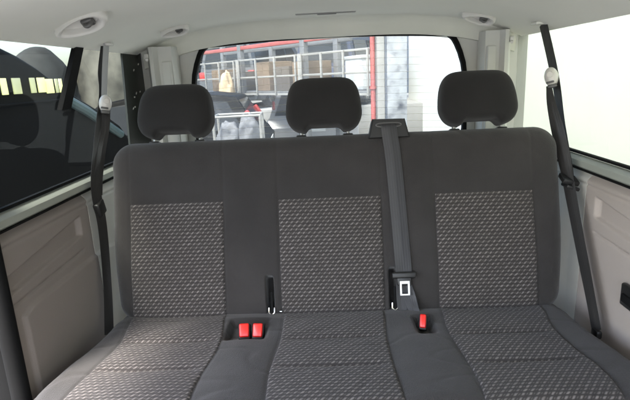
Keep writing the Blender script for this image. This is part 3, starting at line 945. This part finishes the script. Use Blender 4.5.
def car(name, label, cat, loc, rz, paint, kind='hatch', group=None):
    """x = forward, y = left; body with wheel arches, tapering cabin, windows, lamps, wheels"""
    e = empty(name, loc, rz, label, cat, group)
    if kind == 'hatch':
        Lh, W, zb, zr = 2.05, .88, .92, 1.50
        low = [(-Lh, .42), (-Lh - .03, .75), (-Lh + .08, zb), (.95, zb), (1.55, .86), (1.95, .72), (Lh + .02, .50), (Lh - .05, .25)]
        cab = [(-Lh + .10, zb), (-Lh + .42, zr - .06), (-1.2, zr), (-.1, zr), (.35, zr - .08), (1.0, zb)]
        wins = [[(-1.72, zb + .05), (-1.50, zr - .12), (-.72, zr - .09), (-.72, zb + .05)], [(-.64, zb + .05), (-.64, zr - .09), (-.02, zr - .10), (.20, zr - .13), (.74, zb + .05)]]
        wr = .31; wx = (-1.28, 1.28)
    else:
        Lh, W, zb, zr = 2.45, .97, 1.10, 1.98
        low = [(-Lh, .40), (-Lh - .02, .8), (-Lh + .03, zb), (1.30, zb), (1.95, .98), (2.35, .82), (Lh, .55), (Lh - .05, .28)]
        cab = [(-Lh + .04, zb), (-Lh + .16, zr - .05), (-Lh + .4, zr), (.55, zr), (.85, zr - .07), (1.42, zb)]
        wins = [[(-2.15, zb + .08), (-2.08, zr - .22), (-1.15, zr - .20), (-1.15, zb + .08)], [(-1.05, zb + .08), (-1.05, zr - .20), (-.05, zr - .20), (-.05, zb + .08)], [(.05, zb + .08), (.05, zr - .20), (.60, zr - .20), (1.08, zb + .08)]]
        wr = .34; wx = (-1.5, 1.55)
    # lower body with arches along the sill
    und = [(low[-1][0], .25)]
    for cx in sorted(wx, reverse=True):
        for k in range(9):
            a = pi * k / 8
            und.append((cx + (wr + .05) * cos(a), .22 + (wr + .10) * sin(a)))
    und.append((-Lh + .02, .25))
    poly = low[:-1] + [low[-1]] + und[1:]
    def sheet(poly, yf):
        n = len(poly); v = []; f = []
        prof = [(-1, 0), (-.93, 1), (.93, 1), (1, 0)]
        for s in (-1, 1):
            for (x, z) in poly: v.append((x, s * yf(z), z))
        for i in range(n): f.append([i, (i + 1) % n, n + (i + 1) % n, n + i])
        f.append(list(range(n))[::-1]); f.append([n + i for i in range(n)])
        return v, f
    v, f = sheet(poly, lambda z: W - .05 * max(0, (z - .6) / .4) ** 2 - .04 * max(0, (.45 - z) / .3))
    bm = bmesh.new(); vs_ = [bm.verts.new(q) for q in v]
    for q in f: bm.faces.new([vs_[i] for i in q])
    bmesh.ops.recalc_face_normals(bm, faces=bm.faces)
    es = [ed for ed in bm.edges if len(ed.link_faces) == 2 and ed.calc_face_angle(0) > .9]
    bmesh.ops.bevel(bm, geom=es, offset=.045, segments=3, profile=.6, affect='EDGES')
    bm.verts.index_update()
    b = MB().add([q.co.copy() for q in bm.verts], [[q.index for q in fc.verts] for fc in bm.faces]); bm.free()
    body = b.build('body', paint, e)
    taper = lambda z: (W - .07) - .20 * ((z - zb) / (zr - zb)) ** 1.3
    v, f = sheet(cab, taper)
    bm = bmesh.new(); vs_ = [bm.verts.new(q) for q in v]
    for q in f: bm.faces.new([vs_[i] for i in q])
    bmesh.ops.recalc_face_normals(bm, faces=bm.faces)
    es = [ed for ed in bm.edges if ed.calc_face_angle(0) > .5 and min(x.co.z for x in ed.verts) > zb + .01]
    bmesh.ops.bevel(bm, geom=es, offset=.05, segments=3, profile=.6, affect='EDGES')
    bm.verts.index_update()
    b = MB().add([q.co.copy() for q in bm.verts], [[q.index for q in fc.verts] for fc in bm.faces]); bm.free()
    b.build('cabin', paint, e)
    for s in (-1, 1):
        for wq in wins:
            vq = [(x, s * (taper(z) + .006), z) for x, z in wq] + [(x, s * (taper(z) - .004), z) for x, z in wq]
            n = len(wq)
            mobj('side_glass', vq, [list(range(n)), [n + k for k in range(n)][::-1]] + [[k, (k + 1) % n, n + (k + 1) % n, n + k] for k in range(n)], M['carglass'], e, False)
    # rear glass and windscreen as slabs lying on the sloping ends
    def slab(nm, p0, p1, inset=.10):
        (xa, za), (xb, zb_) = p0, p1
        d = Vector((xb - xa, 0, zb_ - za)); nrm = Vector((d.z, 0, -d.x)).normalized()
        if (nrm.x > 0) != (xa > 0): nrm = -nrm
        a = Vector((xa, 0, za)) + d * .1; c = Vector((xa, 0, za)) + d * .9
        ya, yc = taper(a.z) - inset, taper(c.z) - inset
        v = [(a.x, -ya, a.z), (a.x, ya, a.z), (c.x, yc, c.z), (c.x, -yc, c.z)]
        v = [Vector(q) + nrm * .006 for q in v] + [Vector(q) - nrm * .004 for q in v]
        mobj(nm, v, [[0, 1, 2, 3], [7, 6, 5, 4], [0, 1, 5, 4], [1, 2, 6, 5], [2, 3, 7, 6], [3, 0, 4, 7]], M['carglass'], e, False)
    slab('rear_glass', cab[0], cab[1]); slab('windscreen', cab[-1], cab[-2])
    for s in (-1, 1):
        if kind == 'hatch': MB().box((-Lh + .235, s * (taper(1.16) - .02), 1.16), (.08, .06, .18), Matrix.Rotation(radians(30), 3, 'Y'), .03).build('tail_light', M['taillight'], e)
        else: MB().box((-Lh + .02, s * (W - .15), zb - .12), (.10, .20, .24), None, .03).build('tail_light', M['taillight'], e)
        MB().box((Lh - .14, s * (W - .19), .70), (.18, .28, .13), Matrix.Rotation(radians(18), 3, 'Y'), .03).build('headlight', M['headlight'], e)
        MB().box((.82 if kind == 'hatch' else 1.05, s * (W + .05), zb + .05), (.10, .16, .13), None, .03).build('wing_mirror', paint, e)
        for x in wx: wheel(e, x, s * (W - .12), wr)
    MB().box((-Lh - .03, 0, .46), (.10, W * 1.8, .18), None, .04).build('bumper', M['black'], e)
    MB().box((Lh - .02, 0, .40), (.10, W * 1.8, .18), None, .04).build('bumper', M['black'], e)
    MB().box((-Lh - .035, 0, .72), (.012, .50, .11), None, .003).build('number_plate', M['boxwhite'], e)
    return e

# left neighbour: big dark people carrier standing a step away, nose pointing the same way as this van
def tall_van():
    e = empty('parked_van', (-3.45, 4.3, GZ), radians(90), 'black van with a low row of lit yellow windows beside the dark tinted window', 'van')
    def ext(poly, W, top, ztop, zmid):
        n = len(poly); v = []
        for s_ in (-1, 1):
            for (x, z) in poly: v.append((x, s_ * (W - top * max(0, (z - zmid) / (ztop - zmid)) ** 1.6), z))
        f = [[i, (i + 1) % n, n + (i + 1) % n, n + i] for i in range(n)] + [list(range(n))[::-1], [n + i for i in range(n)]]
        bm = bmesh.new(); vs_ = [bm.verts.new(q) for q in v]
        for q in f: bm.faces.new([vs_[i] for i in q])
        bmesh.ops.recalc_face_normals(bm, faces=bm.faces)
        es = [ed for ed in bm.edges if ed.calc_face_angle(0) > .35]
        bmesh.ops.bevel(bm, geom=es, offset=.05, segments=3, profile=.6, affect='EDGES')
        bm.verts.index_update()
        r = ([q.co.copy() for q in bm.verts], [[q.index for q in fc.verts] for fc in bm.faces]); bm.free(); return r
    W = .95
    und = []
    for cx in (1.35, -1.45):
        for k in range(9):
            a_ = pi * k / 8; und.append((cx + .42 * cos(a_), .26 + .46 * sin(a_)))
    poly = [(-2.3, .3), (-2.36, 1.0), (-2.3, 1.85), (-2.1, 2.04), (-.75, 2.07), (-.38, 2.05), (-.12, 1.97), (.12, 1.87), (.36, 1.74), (.58, 1.64), (1.2, 1.40), (1.60, 1.22), (1.84, 1.0), (1.93, .6), (1.88, .3)] + und
    MB().add(*ext(poly, W, .06, 2.07, 1.5)).build('body', M['carblack'], e)
    for (xa, xb) in ((-1.45, -1.30), (-1.05, -.92), (-.80, -.70), (-.49, -.42), (-.345, -.24), (-.105, -.035), (.005, .115), (.128, .245), (.285, .325), (.352, .40)):
        p = MB().box(((xa + xb) / 2, -(W + .004), 1.725 - .012 * (xa > .1)), (xb - xa, .012, .125), None, .003)
        p.build('side_window', M['lit' if round(xa * 1000) % 3 else 'lit2'], e)
    MB().box((-.56, -(W + .012), 1.585), (1.9, .018, .02), None, .004).build('window_rail', M['carblack'], e)
    # bright waist moulding following the bonnet edge
    st = MB().tube([(.42, -(W - .01), 1.60), (.8, -(W + .004), 1.45), (1.3, -(W + .0), 1.23), (1.55, -(W + .0), 1.12)], .05, 10).build('waist_moulding', M['moulding']); st.parent = e
    for sg in (-1, 1):
        MB().box((1.80, sg * (W - .16), .88), (.18, .26, .16), Matrix.Rotation(radians(20), 3, 'Y'), .03).build('headlight', M['headlight'], e)
        MB().box((-2.34, sg * (W - .08), 1.25), (.06, .10, .5), None, .02).build('tail_light', M['taillight'], e)
        for x in (1.35, -1.45): wheel(e, x, sg * (W - .11), .34)
    MB().box((.42, 0, 1.72), (.012, 1.5, .30), Matrix.Rotation(radians(60), 3, 'Y'), .004).build('windscreen', M['carglass'], e)
    MB().box((1.93, 0, .45), (.10, 1.7, .2), None, .04).build('bumper', M['black'], e)
    MB().box((-2.36, 0, .45), (.10, 1.7, .2), None, .04).build('bumper', M['black'], e)
    return e
tall_van()

# ---- storage rack behind the van: runs obliquely
RA = Vector((-2.75, 10.65, 0)); RB = Vector((.70, 6.77, 0))
rd = (RB - RA).normalized(); rn = Vector((-rd.y, rd.x, 0))
if rn.y < 0: rn = -rn
ra = math.atan2(rd.y, rd.x); RL = (RB - RA).length
rack = empty('storage_rack', (RA.x, RA.y, GZ), ra, 'long grey steel storage rack with red top beam behind the van', 'rack')
RW = .7
for s_ in (-.05, 1.78, 3.6, RL):
    for yy in ((0, RW) if s_ < 5 else (0,)):
        pp = MB().box((s_, yy, 1.25), (.11, .09, 2.5), None, .01)
        pp.box((s_, yy, .01), (.2, .18, .02), None, .003)
        pp.build('upright', M['rackgrey'], rack)
for yy, bm_ in ((-.002, 'rackred'), (RW + .002, 'rackgrey')):
    le = RL + .1 if yy < .1 else RL - 1.2
    MB().box((le / 2 - .05, yy, 2.22), (le, .06, .065), None, .006).build('top_beam', M[bm_], rack)
MB().box(((RL - .25) / 2, RW / 2 - .05, 1.43), (RL - .25, RW - .12, .05), None, .004).build('shelf', M['rackgrey'], rack)
def wrl(s_, y_, z_): return Matrix.Translation((RA.x, RA.y, GZ)) @ Matrix.Rotation(ra, 4, 'Z') @ Vector((s_, y_, z_))
# wire mesh fence in front of the shelf
fe = empty('mesh_fence', wrl(0, -.12, 0), ra, 'pale wire fence of wide squares in front of the storage rack', 'fence')
for (x0, x1) in ((.05, 1.70), (1.86, 3.52), (3.66, RL - .12)):
    pm = MB()
    n = max(2, round((x1 - x0) / .52))
    for k in range(n + 1):
        x = lerp(x0, x1, k / n); pm.box((x, 0, 1.70), (.028, .028, .62), None, .004)
    pm.box(((x0 + x1) / 2, .028, 2.0), (x1 - x0 + .03, .024, .03), None, .004)
    pm.box(((x0 + x1) / 2, .028, 1.70), (x1 - x0 + .03, .024, .03), None, .004)
    pm.box(((x0 + x1) / 2, .028, 1.41), (x1 - x0 + .03, .024, .03), None, .004)
    pm.build('fence_panel', M['mesh'], fe)
for x in (-.02, 1.78, 3.59):
    MB().box((x, .03, 1.01), (.05, .05, 2.02), None, .006).build('fence_post', M['mesh'], fe)
# things on the rack shelf
GR = 'cartons on the storage rack'
specs = [(.55, .40, .42, 'carton', 'brown carton at the far end of the storage rack'),
         (1.15, .52, .36, 'carton2', 'dark brown carton left of the grey rack upright'),
         (2.22, .46, .50, 'carton', 'tall brown carton just right of the grey rack upright'),
         (2.78, .50, .40, 'carton2', 'dark carton between two brown cartons on the rack'),
         (3.30, .42, .46, 'carton', 'brown carton above the middle headrest on the rack')]
for i, (x, wd, hh, mt, lab) in enumerate(specs):
    b = MB().box((0, 0, hh / 2), (wd, .5, hh), None, .008)
    b.box((0, -.2515, hh * .55), (.06, .003, hh * .8))
    o = b.build('carton', M[mt]); o.location = wrl(x, .40, 1.456); o.rotation_euler = (0, 0, ra + random.uniform(-.06, .06))
    tag(o, lab, 'carton', GR)
b = MB().box((0, 0, .24), (.52, .45, .48), None, .03, 3); b.box((0, 0, .455), (.55, .48, .05), None, .012)
o = b.build('white_box', M['boxwhite']); o.location = wrl(4.62, .33, 1.456); o.rotation_euler = (0, 0, ra - .3)
tag(o, 'white foam box near the red pole end of the rack', 'box')

def lumpy(name, c, r, mat, seed, sq=1.0):
    bm = bmesh.new(); bmesh.ops.create_icosphere(bm, subdivisions=4, radius=1)
    for v in bm.verts:
        d = v.co.normalized()
        k = 1 + sq * .18 * noise.noise(d * 1.7 + Vector((seed, 0, 0))) + sq * .07 * noise.noise(d * 5 + Vector((0, seed, 0)))
        z = d.z
        z = z if z > -.75 else -.75
        v.co = Vector((d.x * r[0] * k, d.y * r[1] * k, (z + .75) * r[2] * k / 1.0))
    me = bpy.data.meshes.new(name); bm.to_mesh(me); bm.free()
    me.polygons.foreach_set('use_smooth', [True] * len(me.polygons)); me.materials.append(mat)
    o = bpy.data.objects.new(name, me); COL.objects.link(o); o.location = c
    return o
o = lumpy('sack', wrl(.95, -.32, 1.02), (.16, .14, .45), M['yellow'], 3)
o.location = wrl(1.85, -.40, 1.0)
tag(o, 'pale yellow sack standing above the black car roof', 'sack')
# a pallet stack that carries the yellow sack
pal = MB()
pc = wrl(1.85, -.40, 0)
for k in range(7):
    pal.box((pc.x, pc.y, GZ + .02 + k * .143), (.8, .5, .025))
    for dx in (-.35, 0, .35): pal.box((pc.x + dx, pc.y, GZ + .085 + k * .143), (.09, .48, .10))
tag(pal.build('pallet_stack', M['carton2']), 'stack of wooden pallets under the yellow sack', 'pallets')

# red pole and grey post at the right end
rp = MB().tube([(.60, 6.80, GZ), (.60, 6.80, 2.6)], .035, 14); rp.tube([(.60, 6.80, GZ), (.60, 6.80, GZ + .02)], .09, 14); rp.tube([(.60, 6.80, .93), (.60, 6.80, .97)], .05, 14)
tag(rp.build('red_pole', M['rackred']), 'slim red pole at the right end of the storage rack', 'pole')
gpst = MB().box((.695, 6.75, 1.2), (.10, .12, 3.5), None, .012); gpst.box((.695, 6.75, GZ + .01), (.25, .25, .02))
tag(gpst.build('steel_post', M['mesh']), 'thick pale grey post standing right of the red pole', 'post')
nb = empty('notice_board', (.885, 6.7, GZ), 0, 'tall pale notice board with dark blotches right of the grey post', 'notice board')
MB().box((.02, 0, 1.55), (.26, .03, 1.5), None, .006).build('board', M['board'], nb)
MB().box((-.105, .04, 1.25), (.09, .06, 2.5), None, .006).build('post', M['boardframe'], nb)

# cars in the yard
car('parked_car', 'black hatchback with a red tail lamp seen low through the rear window', 'car', (-3.02, 7.9, GZ), radians(183), M['carblack'], 'hatch', 'cars parked in the yard')
car('parked_car', 'silver car half hidden behind the middle headrest under the rack', 'car', (-.33, 11.35, GZ), radians(90), M['carsilver'], 'hatch', 'cars parked in the yard')
GV = 'vans parked behind the storage rack'
car('parked_van', 'dark blue van behind the rack, nearest the white box', 'van', (.9, 16.2, GZ + .8), radians(65), M['carblue'], 'van', GV)
car('parked_van', 'grey van behind the rack, between the dark blue one and the grey upright', 'van', (-2.1, 17.0, GZ + .8), radians(70), M['cargrey'], 'van', GV)
car('parked_van', 'black van behind the rack, above and behind the yellow sack', 'van', (-5.0, 18.2, GZ + .8), radians(72), M['carblack'], 'van', GV)
# low loading platform that carries the vans
lp = MB().box((-2, 17.2, GZ + .4), (10.5, 6.4, .8), None, .02).build('loading_platform', M['ground'])
tag(lp, 'low concrete platform under the vans behind the rack', 'platform')

# wire cage trolley with grey sacks in front of the dark car
tr = empty('cage_trolley', (-1.08, 5.9, GZ), radians(4), 'small silver tube trolley in front of the black hatchback', 'trolley')
fr = MB()
for sx in (-.27, .27):
    for sy in (-.2, .2): fr.tube([(sx, sy, .08), (sx, sy, 1.28)], .017, 8)
for z in (.3, .8, 1.28):
    for sy in (-.2, .2): fr.tube([(-.27, sy, z), (.27, sy, z)], .014, 8)
    for sx in (-.27, .27): fr.tube([(sx, -.2, z), (sx, .2, z)], .014, 8)
fr.build('frame', M['mesh'], tr)
MB().box((0, 0, .80), (.52, .38, .02)).build('tray', M['rackgrey'], tr)
for sx in (-.25, .25):
    for sy in (-.18, .18): MB().tube([(sx, sy - .012, .04), (sx, sy + .012, .04)], .04, 12).build('caster', M['tyre'], tr)
for i, (dx, z, r, mt, lab) in enumerate(((-.12, .815, (.15, .15, .22), 'sack', 'grey sack on the silver trolley, nearer the left headrest'), (.12, .815, (.14, .15, .26), 'sack', 'taller grey sack on the silver trolley beside the grey upright'))):
    o = lumpy('sack', (-1.08 + dx, 5.9, GZ + z), r, M[mt], 5 + i * 3); tag(o, lab, 'sack', 'sacks on the trolley')

# far warehouse closing the yard
wh = empty('warehouse', (2.5, 27, GZ), 0, 'long pale grey warehouse at the far end of the yard', 'building')
b = MB().box((0, 0, 2.6), (22, 6, 5.2))
for k in range(37): b.box((-10.8 + k * .6, -3.02, 2.6), (.08, .05, 5.18))
b.build('wall', M['greywall'], wh)
MB().box((0, 0, 5.28), (22.6, 6.6, .16), None, .02).build('roof', M['rackgrey'], wh)
for k in range(3):
    MB().box((-6 + k * 6, -3.06, 1.9), (3.2, .06, 3.2), None, .01).build('roller_door', M['boardframe'], wh)

# covered loads standing beyond the black van
o = lumpy('covered_load', (-5.0, 8.75, GZ), (.66, .75, 1.36), M['tarp'], 11, .1)
tag(o, 'rounded dark grey covered load rising behind the black van roof', 'covered load')
o = lumpy('covered_load', (-3.95, 9.4, GZ), (.72, .8, 1.9), M['tarp2'], 23, .6)
tag(o, 'tall grey mottled covered load past the bonnet of the black van', 'covered load')
